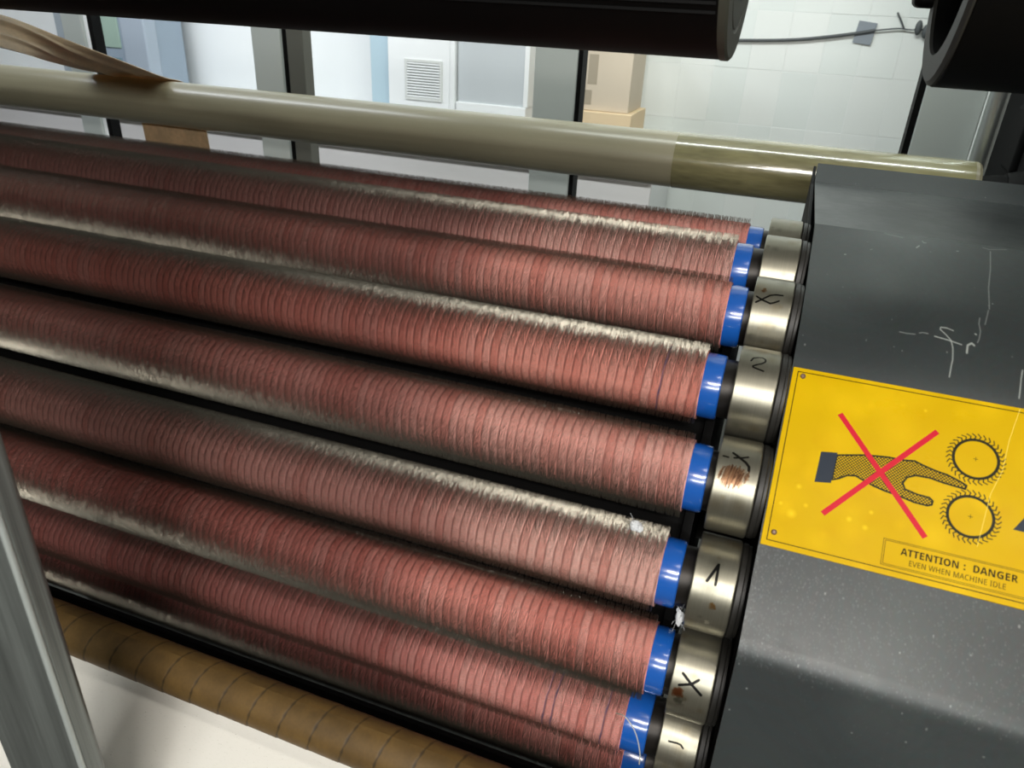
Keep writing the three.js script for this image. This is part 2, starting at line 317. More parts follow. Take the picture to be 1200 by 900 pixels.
const coverMap = canvasTex(1024, 2048, (c, w, h) => {
  c.fillStyle = '#373c3d'; c.fillRect(0, 0, w, h);
  const px = w / TW, py = h / TL;
  for (let i = 0; i < 260; i++) { const x = rnd() * w, y = rnd() * h, s = rr(40, 220), d = rnd() > 0.5 ? '84,92,90' : '40,43,44'; const g = c.createRadialGradient(x, y, 0, x, y, s); g.addColorStop(0, `rgba(${d},0.16)`); g.addColorStop(1, `rgba(${d},0)`); c.fillStyle = g; c.fillRect(x - s, y - s, 2 * s, 2 * s); }
  for (let i = 0; i < 16000; i++) { const v = Math.floor(rr(45, 105)); c.fillStyle = `rgba(${v},${v + 5},${v + 4},0.3)`; c.fillRect(rnd() * w, rnd() * h, rr(0.5, 2), rr(0.5, 2)); }
  // fine lint dust, thicker on the sloping face below the sign
  for (let i = 0; i < 2600; i++) { const x = Math.pow(rnd(), 1.6) * w * 0.45, y = (VC + 0.2 + rnd() * 0.12) * py; c.fillStyle = `rgba(170,180,176,${rr(0.08, 0.25)})`; c.fillRect(x, y, rr(0.8, 2), rr(0.8, 2)); }
  for (let i = 0; i < 240; i++) { c.fillStyle = `rgba(190,195,190,${rr(0.2, 0.7)})`; c.fillRect(rnd() * w * 0.6, rnd() * h, rr(1, 3), rr(1, 3)); }
  const scratch = (v0, pts, wd, al) => { c.strokeStyle = `rgba(196,202,196,${al})`; c.lineWidth = wd * 0.75; c.lineCap = c.lineJoin = 'round'; c.beginPath(); pts.forEach(([u, v], i) => { const X = (u / 1000 - XC) * px, Y = (v0 + v / 1000) * py; i ? c.lineTo(X, Y) : c.moveTo(X, Y); }); c.stroke(); };
  for (const [p, wd, al] of [[[[124.8, -4.4], [131.1, -3.7], [138, -4.5]], 2, 0.6], [[[141.5, -6.9], [144.6, -8.4], [148.9, -7.9]], 2, 0.6], [[[154.2, -6], [161.7, -4.7], [168.3, -3.2], [176.3, -0.8]], 2.4, 0.85], [[[169.7, -17.3], [164, -19.6], [159.4, -19.3], [158.8, -16.2], [164, -9.8], [167.7, -4.2], [169.3, 5.2], [169.4, 18.7], [168.6, 24.4], [167.6, 37.4]], 2.4, 0.8], [[[192.4, -41.5], [191.3, -32.6], [192.1, -22.3], [190.7, -11.7], [189.3, -6.9]], 2, 0.55], [[[186.5, -2.4], [184.5, -4.8], [181.2, -1.3], [180.6, 7.9]], 4, 0.8], [[[187.6, -17.5], [188.5, -17]], 3, 0.8], [[[224.1, 16.9], [223, 26.9], [222, 46]], 2.4, 0.8]]) scratch(VC, p, wd, al);
  for (const [p, wd, al] of [[[[204.1, 5.3], [210.1, 7.5], [226.4, 2.9]], 2, 0.4], [[[210.7, 11.1], [208, 45.1], [203.5, 81.1], [201.4, 117.4]], 2.4, 0.5], [[[200.5, 119.3], [196.3, 142]], 2, 0.5], [[[140.8, 23.1], [143.6, 18.4]], 3, 0.6], [[[146.7, 7.7], [148, 11], [150.3, 10.6]], 2.4, 0.5], [[[71.4, 56.2], [72.7, 55.8]], 2.6, 0.7], [[[179, 19.3], [180.5, 18.9]], 2.4, 0.6], [[[96.2, 39.5], [98.1, 38.2]], 2, 0.4], [[[110, 2], [118, 4], [128, 6]], 1.6, 0.4]]) scratch(VB, p, wd, al);
});
coverMap.wrapS = coverMap.wrapT = THREE.ClampToEdgeWrapping; coverMap.repeat.set(1 / TW, -1 / TL); coverMap.offset.set(0, 1);
const coverMat = std({ color: 0xffffff, map: coverMap, roughness: 0.46, metalness: 0.15, roughnessMap: grain });
{
  const t = thing('end_cover', 'dark grey bent sheet metal cover over the roller ends, scratched, with a yellow sign', 'cover', [0, 0, 0]);
  part('cover_sheet', sheetGeometry(PROF, XC, XR, 0.003), coverMat, t);
  const lip = new THREE.Shape([[-1.24, 1.398], [-1.245, 1.27], [-0.97, 1.372], [-1.19, 1.381]].map(([z, y]) => new THREE.Vector2(z, y)));
  part('back_plate', new THREE.ExtrudeGeometry(lip, { depth: 0.004, bevelEnabled: false }).rotateY(-Math.PI / 2).translate(0.0375, 0, 0), M.black, t);
  part('end_plate', new THREE.ExtrudeGeometry(new THREE.Shape(PROF.map(([y, z]) => new THREE.Vector2(z, y))), { depth: 0.004, bevelEnabled: false }).rotateY(-Math.PI / 2).translate(XR, 0, 0), coverMat, t);
}
// sign: plane C -> D of the cover; u = x in mm, v = mm down the slope from the upper bend
const SU0 = 39.6, SU1 = 330, SV0 = 49.2, SV1 = 216.5;
const signMap = canvasTex(2048, 1180, (c, w, h) => {
  const s = w / (SU1 - SU0), X = (u) => (u - SU0) * s, Y = (v) => (v - SV0) * s;
  c.fillStyle = '#d2ab00'; c.fillRect(0, 0, w, h);
  for (let i = 0; i < 150; i++) { const x = rnd() * w, y = rnd() * h, r = rr(20, 160), d = rnd() > 0.5 ? '246,206,20' : '205,158,0'; const g = c.createRadialGradient(x, y, 0, x, y, r); g.addColorStop(0, `rgba(${d},0.22)`); g.addColorStop(1, `rgba(${d},0)`); c.fillStyle = g; c.fillRect(x - r, y - r, 2 * r, 2 * r); }
  for (let i = 0; i < 500; i++) { c.fillStyle = `rgba(120,90,0,${rr(0.1, 0.35)})`; c.fillRect(rnd() * w, rnd() * h, rr(1, 2.5), rr(1, 2.5)); }
  for (const [u, v, r] of [[62, 160, 3], [70, 175, 2.5], [60, 185, 5], [105, 178, 3], [121, 168, 2.5], [152, 68, 2], [50, 178, 2.2], [118, 182, 3]]) { const g = c.createRadialGradient(X(u), Y(v), 0, X(u), Y(v), r * s); g.addColorStop(0, 'rgba(255,226,60,0.6)'); g.addColorStop(1, 'rgba(255,226,60,0)'); c.fillStyle = g; c.fillRect(X(u) - r * s, Y(v) - r * s, 2 * r * s, 2 * r * s); }
  c.strokeStyle = '#3a2e06'; c.lineWidth = 0.75 * s;
  c.strokeRect(X(44.2), Y(53.3), X(SU1 - 4.6) - X(44.2), Y(211.6) - Y(53.3));
  const poly = (pts) => { c.beginPath(); pts.forEach(([u, v], i) => (i ? c.lineTo(X(u), Y(v)) : c.moveTo(X(u), Y(v)))); c.closePath(); };
  const ink = '#2b2a1c', slate = '#333a44';
  // hand in a mesh glove
  const hand = [[87.8, 124.7], [110.9, 119.1], [127.6, 117], [141, 116.6], [148.4, 115.4], [157.7, 118.3], [167.8, 120.6], [174.3, 121.5], [184.3, 125], [189, 127.2], [188.3, 130.5], [183.2, 130], [171.9, 129.1], [162, 127.4], [150.5, 127.8], [144.3, 131.2], [141.6, 136.7], [143.9, 141.8], [153.9, 143.9], [162.9, 144.4], [165.6, 146.6], [165.1, 150], [162, 151.5], [151.5, 151.1], [139.7, 148.5], [127.9, 146.8], [119.3, 144.7], [110.4, 141.6], [105, 139.5], [98.4, 140.7], [92.1, 145.2], [86.9, 147.5]];
  c.save(); poly(hand); c.clip(); c.strokeStyle = ink; c.lineWidth = 0.62 * s;
  for (let q = -40; q < 240; q += 2.7) { c.beginPath(); c.moveTo(X(60 + q), Y(100)); c.lineTo(X(60 + q - 60), Y(160)); c.stroke(); c.beginPath(); c.moveTo(X(q), Y(100)); c.lineTo(X(q + 60), Y(160)); c.stroke(); }
  c.restore(); poly(hand); c.strokeStyle = ink; c.lineWidth = 1.5 * s; c.lineJoin = 'round'; c.stroke();
  poly([[74.8, 124.6], [88, 122.4], [86.6, 150.6], [73.6, 152.8]]); c.fillStyle = slate; c.fill();
  // two toothed rollers
  for (const [u, v] of [[193.8, 102.6], [194.1, 152.6]]) {
    c.strokeStyle = ink; c.lineWidth = 2.3 * s; c.beginPath(); c.arc(X(u), Y(v), 16.9 * s, 0, 7); c.stroke();
    c.lineWidth = 0.85 * s;
    for (let i = 0; i < 33; i++) { const a = i / 33 * Math.PI * 2, p = (r, da) => [X(u + r * Math.cos(a + da)), Y(v + r * Math.sin(a + da))]; c.beginPath(); c.moveTo(...p(17.5, 0)); c.lineTo(...p(20, 0.07)); c.lineTo(...p(22.6, -0.06)); c.stroke(); }
    c.lineWidth = 0.35 * s; c.beginPath(); c.moveTo(X(u - 1.8), Y(v)); c.lineTo(X(u + 1.8), Y(v)); c.moveTo(X(u), Y(v - 1.8)); c.lineTo(X(u), Y(v + 1.8)); c.stroke();
  }
  // red cross
  c.strokeStyle = '#cf2638'; c.lineWidth = 4.6 * s; c.lineCap = 'butt';
  c.beginPath(); c.moveTo(X(84.9), Y(86.3)); c.lineTo(X(163.2), Y(178.5)); c.stroke(); c.beginPath(); c.moveTo(X(162.9), Y(85)); c.lineTo(X(84.1), Y(178.6)); c.stroke();
  // start of the next pictogram: dark triangle
  poly([[225, 155.4], [248, 118], [271, 155.4]]); c.fillStyle = slate; c.fill();
  // text box
  c.strokeStyle = '#4a3b08'; c.lineWidth = 0.4 * s; c.strokeRect(X(133.2), Y(186.8), X(246) - X(133.2), Y(208.6) - Y(186.8)); c.strokeRect(X(134.6), Y(188), X(244.6) - X(134.6), Y(207.4) - Y(188));
  const text = (str, font, u0, u1, v, hmm) => { c.fillStyle = '#2c2408'; c.font = `${font} ${hmm * s}px sans-serif`; const wd = c.measureText(str).width; c.save(); c.translate(X(u0), Y(v)); c.scale((X(u1) - X(u0)) / wd, 1); c.fillText(str, 0, 0); c.restore(); };
  text('ATTENTION', 'bold', 146.8, 190, 197.2, 8.2); text(':', 'bold', 192.4, 194.8, 197, 8.2); text('DANGER', 'bold', 199.2, 231.2, 197, 8.2);
  text('EVEN WHEN MACHINE IDLE', 'normal', 153.4, 223.6, 204.6, 6.3);
  // wear scratches
  c.strokeStyle = 'rgba(250,225,120,0.8)'; c.lineWidth = 0.5 * s; c.beginPath(); c.moveTo(X(223), Y(50)); c.lineTo(X(217), Y(80)); c.lineTo(X(214), Y(108)); c.lineTo(X(207), Y(130)); c.lineTo(X(201), Y(176)); c.stroke();
});
{
  const [yC, zC] = PC, [yD, zD] = PD, L = Math.hypot(yD - yC, zD - zC), dy = (yD - yC) / L, dz = (zD - zC) / L;
  const at = (u, v, n) => V(u / 1000, yC + dy * v / 1000 + dz * n, zC + dz * v / 1000 - dy * n);
  const mid = at((SU0 + SU1) / 2, (SV0 + SV1) / 2, 0.0006);
  const t = thing('warning_sign', 'yellow warning sign with a crossed-out gloved hand and toothed rollers, on the grey cover', 'sign', mid.toArray());
  t.rotation.x = -Math.atan2(dz, -dy) ;
  const w = (SU1 - SU0) / 1000, h = (SV1 - SV0) / 1000;
  const g = new RoundedBoxGeometry(w, h, 0.0012, 1, 0.0005), p = g.attributes.position, uv = g.attributes.uv;
  for (let i = 0; i < p.count; i++) uv.setXY(i, p.getX(i) / w + 0.5, p.getY(i) / h + 0.5);
  part('sign_panel', g, phy({ map: signMap, roughness: 0.4, specularIntensity: 0.2, roughnessMap: grain }), t);
  const rg = turned([[0.0004, 0], [0.0004, 0.00135], [0.0016, 0.0020], [0.0005, 0.0024], [-0.0002, 0.0024], [-0.0002, 0]], 20).rotateY(-Math.PI / 2);
  for (const [u, v] of [[49, 57.4], [49, 204.2], [SU1 - 9.4, 57.4], [SU1 - 9.4, 204.2]]) { const r = part('rivet', rg, std({ color: 0x8a7466, roughness: 0.5, metalness: 0.5 }), t); r.position.set((u - (SU0 + SU1) / 2) / 1000, ((SV0 + SV1) / 2 - v) / 1000, 0.0008); }
}

// ------------------------------------------------------------------ tubes and beams across the machine
{
  const ty = 1.322, tz = -1.6, tr = 0.0545;
  const t = thing('pale_tube', 'long pale beige guide tube running across behind the rollers', 'tube', [0, ty, tz]);
  const ivory = phy({ color: 0xa29d8a, roughness: 0.33, clearcoat: 0.3, clearcoatRoughness: 0.25, map: mottle(235, 232, 220, 0.18) });
  const film = phy({ color: 0x8f8b72, roughness: 0.22, clearcoat: 0.8, clearcoatRoughness: 0.1, map: mottle(235, 232, 205, 0.5, 1), bumpMap: grain, bumpScale: 0.0015 });
  part('tube_body', turned([[-3.1, 0], [-3.1, tr], [0.32, tr], [0.325, tr - 0.003], [0.325, 0]], 72), ivory, t);
  part('film_wrap', turned([[-0.222, tr - 0.001], [-0.222, tr + 0.0012], [0.314, tr + 0.0012], [0.314, tr - 0.001]], 72), film, t).userData.label = 'glossy clear film wrapped on the tube';
  part('journal', turned([[0.325, 0], [0.325, 0.03], [0.36, 0.036], [0.40, 0.036], [0.40, 0]], 32), M.black, t);
}
{
  const t = thing('dark_beam', 'thick black round beam across the top of the picture with a grey end face', 'beam', [0, 1.667, -0.76]);
  part('beam_body', turned([[-2.6, 0], [-2.6, 0.107], [-0.078, 0.107], [-0.078, 0]], 96), M.black, t);
  part('end_ring', turned([[-0.078, 0.06], [-0.078, 0.1078], [-0.072, 0.1078], [-0.07, 0.1055], [-0.07, 0.085], [-0.074, 0.083], [-0.07, 0.081], [-0.07, 0.06]], 96), std({ color: 0x4e4f46, roughness: 0.6, metalness: 0.3 }), t);
  part('end_cap', turned([[-0.0785, 0], [-0.0785, 0.062], [-0.071, 0.062], [-0.071, 0]], 64), M.rubber, t);
  for (const a of [-0.62, -0.7]) part('seam_rib', box(-2.6, -0.08, -0.0012, 0.0012, -0.0012, 0.0012).translate(0, 0.107 * Math.sin(a), 0.107 * Math.cos(a)), M.black, t);
}
{
  const t = thing('black_drum', 'black open-ended drum at the top right corner seen from below', 'drum', [0.11, 1.69, -0.877]);
  part('drum_wall', turned([[0, 0.118], [0, 0.143], [0.003, 0.147], [0.55, 0.147], [0.55, 0.0], [0.3, 0.0], [0.3, 0.118], [0, 0.118]], 96), M.black, t);
  const ring = part('end_ring', turned([[-0.003, 0.119], [-0.003, 0.142], [0, 0.146], [0.002, 0.146], [0.002, 0.119], [-0.003, 0.119]], 96), std({ color: 0x2b2b27, roughness: 0.6 }), t);
  part('clamp_block', rbox(-0.022, 0.03, -0.078, -0.02, -0.14, -0.1, 0.008), M.black, t);
}
// posts of the machine frame behind the drum
{
  const posts = [[-2.30, 'first'], [-1.563, 'second'], [-0.677, 'third'], [0.25, 'fourth']];
  const notes = ['grey steel frame post at the far left behind the cloth strap', 'grey frame post with a dark channel on its right side, left of the vented cabinet', 'wide grey steel frame post in the middle, left of the cartons', 'grey steel frame post at the right, beside the bright steel pipe'];
  posts.forEach(([x], i) => {
    const t = thing('frame_post', notes[i], 'post', [x, 0, -2.0], 'grey frame posts behind the machine');
    const w = [0.085, 0.1, 0.115, 0.125][i];
    part('post_profile', rbox(0, w, 0, 2.6, -0.06, 0, 0.004), M.post, t);
    if (i === 0) { part('rail', rbox(w, w + 0.014, 0, 2.6, -0.05, -0.01, 0.002), M.white, t); part('seal_strip', box(w + 0.014, w + 0.032, 0, 2.6, -0.05, -0.012), M.black, t); }
    if (i === 1) { part('seal_strip', box(w, w + 0.016, 0, 2.6, -0.055, -0.012), M.black, t); part('channel', rbox(w + 0.016, w + 0.072, 0, 2.6, -0.055, -0.008, 0.004), std({ color: 0x5f5f58, roughness: 0.5, metalness: 0.3 }), t); }
    if (i === 2) part('seal_strip', box(w, w + 0.012, 0, 2.6, -0.055, -0.008), M.black, t);
    if (i === 3) part('seal_strip', box(-0.014, 0, 0, 2.6, -0.055, -0.004), M.black, t);
  });
  lone('steel_pipe', new THREE.CylinderGeometry(0.024, 0.024, 2.6, 40).translate(0.396, 1.3, -1.97), std({ color: 0xc9cdca, roughness: 0.28, metalness: 0.9 }), 'bright upright steel pipe beside the right frame post under the black drum', 'pipe');
  lone('bracket_plate', rbox(0.424, 0.56, 0, 2.6, -2.02, -1.96, 0.004), std({ color: 0x4a4c49, roughness: 0.55, metalness: 0.3 }), 'dull grey upright plate right of the bright steel pipe', 'plate');
  const s = new THREE.Shape(); s.moveTo(-1.9, 0); s.lineTo(-1.2, 0); s.lineTo(-1.2, 1.9); s.lineTo(-1.9, 1.9); s.closePath();
  const g = new THREE.ExtrudeGeometry(s, { depth: 0.03, bevelEnabled: true, bevelSize: 0.003, bevelThickness: 0.003 }).rotateY(-Math.PI / 2);
  const sf = thing('side_frame', 'dark machine side frame at the right edge holding the pale tube', 'frame', [0.43, 0, 0]);
  part('side_plate', g, M.blackMatt, sf);
  part('bearing_boss', turned([[-0.06, 0], [-0.06, 0.04], [-0.02, 0.052], [0, 0.052], [0, 0]], 40).translate(0, 1.322, -1.6).translate(0, 0, 0), M.black, sf);
  part('bracket_arm', rbox(-0.045, -0.02, 1.35, 1.47, -1.75, -1.66, 0.01), M.blackMatt, sf);
}

// ------------------------------------------------------------------ cloth strap over the tube
{
  const t = thing('cloth_strap', 'folded tan cloth strap thrown over the pale tube at the upper left', 'strap');
  // stations: [left edge point, right edge point]
  const S = [
    [[-1.69, 0.80, -1.665], [-1.47, 0.80, -1.665]], [[-1.69, 1.10, -1.665], [-1.47, 1.10, -1.665]], [[-1.695, 1.27, -1.662], [-1.475, 1.27, -1.662]], [[-1.71, 1.345, -1.654], [-1.485, 1.345, -1.654]],
    [[-1.735, 1.372, -1.625], [-1.495, 1.376, -1.625]], [[-1.761, 1.381, -1.595], [-1.509, 1.385, -1.595]],
    [[-1.5, 1.424, -1.317], [-1.369, 1.437, -1.35]], [[-1.238, 1.47, -1.033], [-1.228, 1.492, -1.1]], [[-0.976, 1.515, -0.75], [-1.088, 1.548, -0.85]], [[-0.85, 1.536, -0.6], [-0.97, 1.552, -0.72]],
  ];
  const cl = new THREE.CatmullRomCurve3(S.map((s) => V(...s[0])), false, 'centripetal'), cr = new THREE.CatmullRomCurve3(S.map((s) => V(...s[1])), false, 'centripetal');
  const nu = 90, nv = 26, th = 0.0018;
  const P = []; for (let i = 0; i <= nu; i++) { const a = cl.getPoint(i / nu), b = cr.getPoint(i / nu); P.push([a, b]); }
  const pos = [], uv = [], idx = [];
  const grid = (sgn) => {
    const o = pos.length / 3;
    for (let i = 0; i <= nu; i++) {
      const [a, b] = P[i], n2 = P[Math.min(nu, i + 1)], n1 = P[Math.max(0, i - 1)];
      const tan = n2[0].clone().add(n2[1]).sub(n1[0]).sub(n1[1]).normalize(), wd = b.clone().sub(a).normalize(), n = tan.clone().cross(wd).normalize();
      for (let j = 0; j <= nv; j++) {
        const v = j / nv, fold = -0.006 * Math.exp(-(((v - 0.33) / 0.06) ** 2)) - 0.006 * Math.exp(-(((v - 0.72) / 0.05) ** 2)) + 0.002 * Math.sin(v * 9 + i * 0.05);
        const p = a.clone().lerp(b, v).addScaledVector(n, fold + sgn * th / 2); pos.push(p.x, p.y, p.z); uv.push(i / nu * 6, v);
      }
    }
    for (let i = 0; i < nu; i++) for (let j = 0; j < nv; j++) { const p = o + i * (nv + 1) + j, q = p + nv + 1; sgn > 0 ? idx.push(p, q, p + 1, q, q + 1, p + 1) : idx.push(p, p + 1, q, q, p + 1, q + 1); }
    return o;
  };
  const o1 = grid(1), o2 = grid(-1);
  for (const j of [0, nv]) for (let i = 0; i < nu; i++) { const a = o1 + i * (nv + 1) + j, b = o2 + i * (nv + 1) + j; idx.push(a, a + nv + 1, b, b, a + nv + 1, b + nv + 1); }
  const g = new THREE.BufferGeometry(); g.setAttribute('position', new THREE.Float32BufferAttribute(pos, 3)); g.setAttribute('uv', new THREE.Float32BufferAttribute(uv, 2)); g.setIndex(idx); g.computeVertexNormals();
  part('cloth', g, phy({ color: 0xdcc09c, transmission: 0.3, thickness: 0, roughness: 0.95, side: THREE.DoubleSide, map: mottle(240, 236, 228, 0.2) }), t);
}

// ------------------------------------------------------------------ brown wrapped roller and white fabric below the drum
{
  const by = 0.9365, bz = -0.4235, br = 0.0245, P = 0.036;
  const t = thing('brown_roller', 'thin roller spirally wrapped in brown tape below the lowest red roller', 'roller', [0, by, bz]);
  // spiral wrap with overlapping turns
  const bcol = [], X0 = -1.6, X1 = 0.02, nx = Math.round((X1 - X0) / (P / 24)), na = 36, pos = [], uv = [], idx = [];
  for (let i = 0; i <= nx; i++) for (let j = 0; j <= na; j++) {
    const x = X0 + (X1 - X0) * i / nx, a = j / na * Math.PI * 2, ph = x / P + j / na + 100, f = ph - Math.floor(ph), r = br + 0.0004 * f, q = f < 0.05 ? 0.38 : 1; bcol.push(q, q, q);
    pos.push(x, Math.cos(a) * r, Math.sin(a) * r); uv.push(x * 4, j / na * 0.6);
  }
  for (let i = 0; i < nx; i++) for (let j = 0; j < na; j++) { const p = i * (na + 1) + j, q = p + na + 1; idx.push(p, p + 1, q, q, p + 1, q + 1); }
  const g = new THREE.BufferGeometry(); g.setAttribute('position', new THREE.Float32BufferAttribute(pos, 3)); g.setAttribute('uv', new THREE.Float32BufferAttribute(uv, 2)); g.setIndex(idx); g.computeVertexNormals();
  g.setAttribute('color', new THREE.Float32BufferAttribute(bcol, 3));
  part('tape_wrap', g, std({ vertexColors: true, color: 0x6a5530, roughness: 0.6, map: mottle(230, 222, 205, 0.35) }), t);
  part('core', turned([[-1.62, 0], [-1.62, 0.02], [0.03, 0.02], [0.03, 0]], 32), M.sleeve, t);
}
{
  const t = thing('apron_plate', 'black ribbed apron plate between the lowest red rollers and the brown roller', 'plate', [0, 0, -0.5]);
  part('plate', rbox(-1.75, 0.03, 0.2, 0.884, -0.004, 0.002, 0.0015), M.blackMatt, t);
  for (let i = 0; i < 5; i++) part('rib', rbox(-1.74, 0.02, 0.868 - i * 0.016, 0.872 - i * 0.016, 0.0015, 0.006, 0.001), M.rubber, t);
}
{
  // white cloth: hangs from under the roller to the front and down; section [y, z]
  const sec = [[0.915, -0.464], [0.893, -0.454], [0.875, -0.438], [0.862, -0.412], [0.85, -0.382], [0.839, -0.352], [0.82, -0.327], [0.78, -0.316], [0.55, -0.313], [0.30, -0.313]];
  const cv = new THREE.CatmullRomCurve3(sec.map(([y, z]) => V(0, y, z))), n = 60, m = 40, X0 = -1.6, X1 = 0.0, pos = [], uv = [], idx = [];
  for (const s of [0, 1]) for (let i = 0; i <= n; i++) { const p = cv.getPoint(i / n); for (let j = 0; j <= m; j++) { const x = X0 + (X1 - X0) * j / m; pos.push(x, p.y - s * 0.001, p.z - s * 0.001 + 0.002 * (N32(x * 7, i * 0.15) - 0.5)); uv.push(x * 2, i / n * 1.6); } }
  const o2 = (n + 1) * (m + 1);
  for (let i = 0; i < n; i++) for (let j = 0; j < m; j++) { const p = i * (m + 1) + j, q = p + m + 1; idx.push(p, q, p + 1, q, q + 1, p + 1, o2 + p, o2 + p + 1, o2 + q, o2 + q, o2 + p + 1, o2 + q + 1); }
  const g = new THREE.BufferGeometry(); g.setAttribute('position', new THREE.Float32BufferAttribute(pos, 3)); g.setAttribute('uv', new THREE.Float32BufferAttribute(uv, 2)); g.setIndex(idx); g.computeVertexNormals();
  const cloth = canvasTex(1024, 1024, (c, w, h) => { c.fillStyle = '#f1f0e8'; c.fillRect(0, 0, w, h); for (let i = 0; i < 9000; i++) { const v = Math.floor(rr(195, 245)); c.fillStyle = `rgba(${v},${v},${v - 12},0.25)`; c.fillRect(rnd() * w, rnd() * h, rr(1, 5), rr(1, 3)); } for (let i = 0; i < 260; i++) { c.fillStyle = `rgba(90,80,60,${rr(0.2, 0.7)})`; c.fillRect(rnd() * w, rnd() * h, rr(0.8, 2.4), rr(0.8, 2.4)); } });
  cloth.wrapS = cloth.wrapT = THREE.RepeatWrapping;
  lone('white_cloth', g, std({ map: cloth, roughness: 0.85, side: THREE.DoubleSide }), 'white speckled cloth web below the brown roller at the lower left', 'cloth');
}
// out of focus steel upright in the left foreground
{
  const t = thing('foreground_upright', 'blurred grey steel upright in the lower left foreground', 'post', [-0.515, 0, -0.29]);
  const g = new RoundedBoxGeometry(0.105, 2.2, 0.0215, 5, 0.006).translate(0, 1.1, 0.0105);
  part('upright_bar', g, std({ color: 0x858d8a, roughness: 0.36, metalness: 0.4, map: mottle(225, 222, 222, 0.4) }), t);
  part('ridge_highlight', new RoundedBoxGeometry(0.005, 2.2, 0.005, 3, 0.0022).translate(0.0504, 1.1, 0.0194), std({ color: 0xb6bebb, roughness: 0.4, metalness: 0.3 }), t);  // pale strip, paints the highlight along the ridge of the bar
  part('foot_plate', rbox(-0.08, 0.08, 0, 0.012, -0.04, 0.06, 0.003), M.post, t);
}

// ------------------------------------------------------------------ things on the workbench behind the machine
{
  const b = thing('workbench', 'long white workbench behind the machine carrying cabinets and cartons', 'bench', [0, 0, 0]);
  part('bench_top', rbox(-5.2, -0.45, 1.05, 1.08, -3.19, -2.72, 0.004), M.white, b);
  part('front_panel', box(-5.2, -0.46, 0, 1.05, -2.77, -2.75), std({ color: 0xe6e2e0, roughness: 0.6 }), b);
  part('side_panel', box(-0.48, -0.46, 0, 1.05, -3.19, -2.77), M.white, b);
}
{
  const K = 0.9375; // depth 3.0 against 3.2
  const c = thing('vented_cabinet', 'white cabinet with a louvred vent between the blue column and the grey panel', 'cabinet', [-1.50, 1.08, -3.04]);
  part('cabinet_body', rbox(-0.098, 0.175, 0, 0.62, 0, 0.16, 0.005), M.white, c);
  const frame = part('vent_frame', [box(-0.02, 0.144, 0.283, 0.293, 0.158, 0.166), box(-0.02, 0.144, 0.142, 0.152, 0.158, 0.166), box(-0.02, -0.01, 0.152, 0.283, 0.158, 0.166), box(0.134, 0.144, 0.152, 0.283, 0.158, 0.166)], std({ color: 0xd7d9d6, roughness: 0.6 }), c);
  part('vent_recess', box(-0.01, 0.134, 0.152, 0.283, 0.155, 0.1608), std({ color: 0x9c9e9b, roughness: 0.8 }), c);
  const sg = box(-0.01, 0.134, -0.0016, 0.0016, -0.0012, 0.006);
  for (let i = 0; i < 13; i++) { const s = part('vent_slat', sg, M.white, frame); s.position.set(0, 0.157 + i * 0.0102, 0.162); s.rotation.x = 0.5; }
  part('door_edge', rbox(0.177, 0.2, 0, 0.62, 0.02, 0.165, 0.004), M.white, c);

  lone('blue_column', rbox(-1.706, -1.603, 1.08, 2.6, -3.04, -2.93, 0.004), std({ color: 0xb4cbd6, roughness: 0.6 }), 'pale blue upright strip left of the vented white cabinet', 'column');
  const gc = thing('grey_cabinet', 'pale grey cabinet between the vented cabinet and the middle frame post', 'cabinet', [-1.14, 1.08, -3.04]);
  part('cabinet_body', rbox(-0.155, 0.125, 0, 0.6, 0, 0.15, 0.004), std({ color: 0xc3c8cb, roughness: 0.5 }), gc);
  part('plinth', rbox(-0.155, 0.14, 0.0, 0.15, 0.0, 0.165, 0.003), M.white, gc);
  part('edge_trim', rbox(0.125, 0.145, 0.15, 0.6, 0.0, 0.16, 0.003), M.white, gc);

  const card = (x, y, z, w, h, d, col, name, label, marks) => {
    const t = thing('carton', label, 'box', [x, y, z]);
    part('carton_body', rbox(-w / 2, w / 2, 0, h, -d / 2, d / 2, 0.003), std({ color: col, roughness: 0.85 }), t);
    part('tape', box(-w / 2 - 0.0005, w / 2 + 0.0005, h - 0.0004, h + 0.0006, -0.025, 0.025), std({ color: 0xd8c49a, roughness: 0.3 }), t);
    for (const [mx, my, mw, mh] of marks) part('printed_mark', box(mx, mx + mw, my, my + mh, d / 2, d / 2 + 0.0006), std({ color: 0xa79b88, roughness: 0.85 }), t);
    return t;
  };
  card(-0.71, 1.08, -2.93, 0.28, 0.17, 0.26, 0xe0c8a4, 'carton', 'lower tan carton on the bench with another carton on top', []);
  card(-0.72, 1.2506, -2.94, 0.26, 0.3, 0.23, 0xcfc1ad, 'carton', 'beige carton standing on a wider carton right of the middle post', [[-0.03, 0.09, 0.035, 0.1], [-0.045, 0.02, 0.035, 0.05]]);
  const mc = thing('blue_grey_machine', 'blurred blue-grey machine housing seen over the strap at the left', 'machine', [-3.01, 1.08, -3.0]);
  part('housing', rbox(-0.2, 0.19, 0, 0.62, -0.12, 0.12, 0.02), std({ color: 0x98a6b4, roughness: 0.5 }), mc);
  part('side_column', rbox(0.06, 0.2, 0, 0.62, 0.06, 0.135, 0.01), std({ color: 0xa9b4c0, roughness: 0.5 }), mc);
  part('window', rbox(-0.15, 0.03, 0.1, 0.2, 0.11, 0.124, 0.004), std({ color: 0x708894, roughness: 0.15 }), mc);
  part('green_panel', rbox(-0.17, 0.04, 0.24, 0.4, 0.112, 0.126, 0.004), std({ color: 0x9fb6a8, roughness: 0.5 }), mc);
  lone('blue_grey_pillar', rbox(-3.47, -3.32, 1.08, 2.6, -3.1, -2.98, 0.005), std({ color: 0x9aa3aa, roughness: 0.6 }), 'blue-grey upright at the far left below the strap', 'column');
}
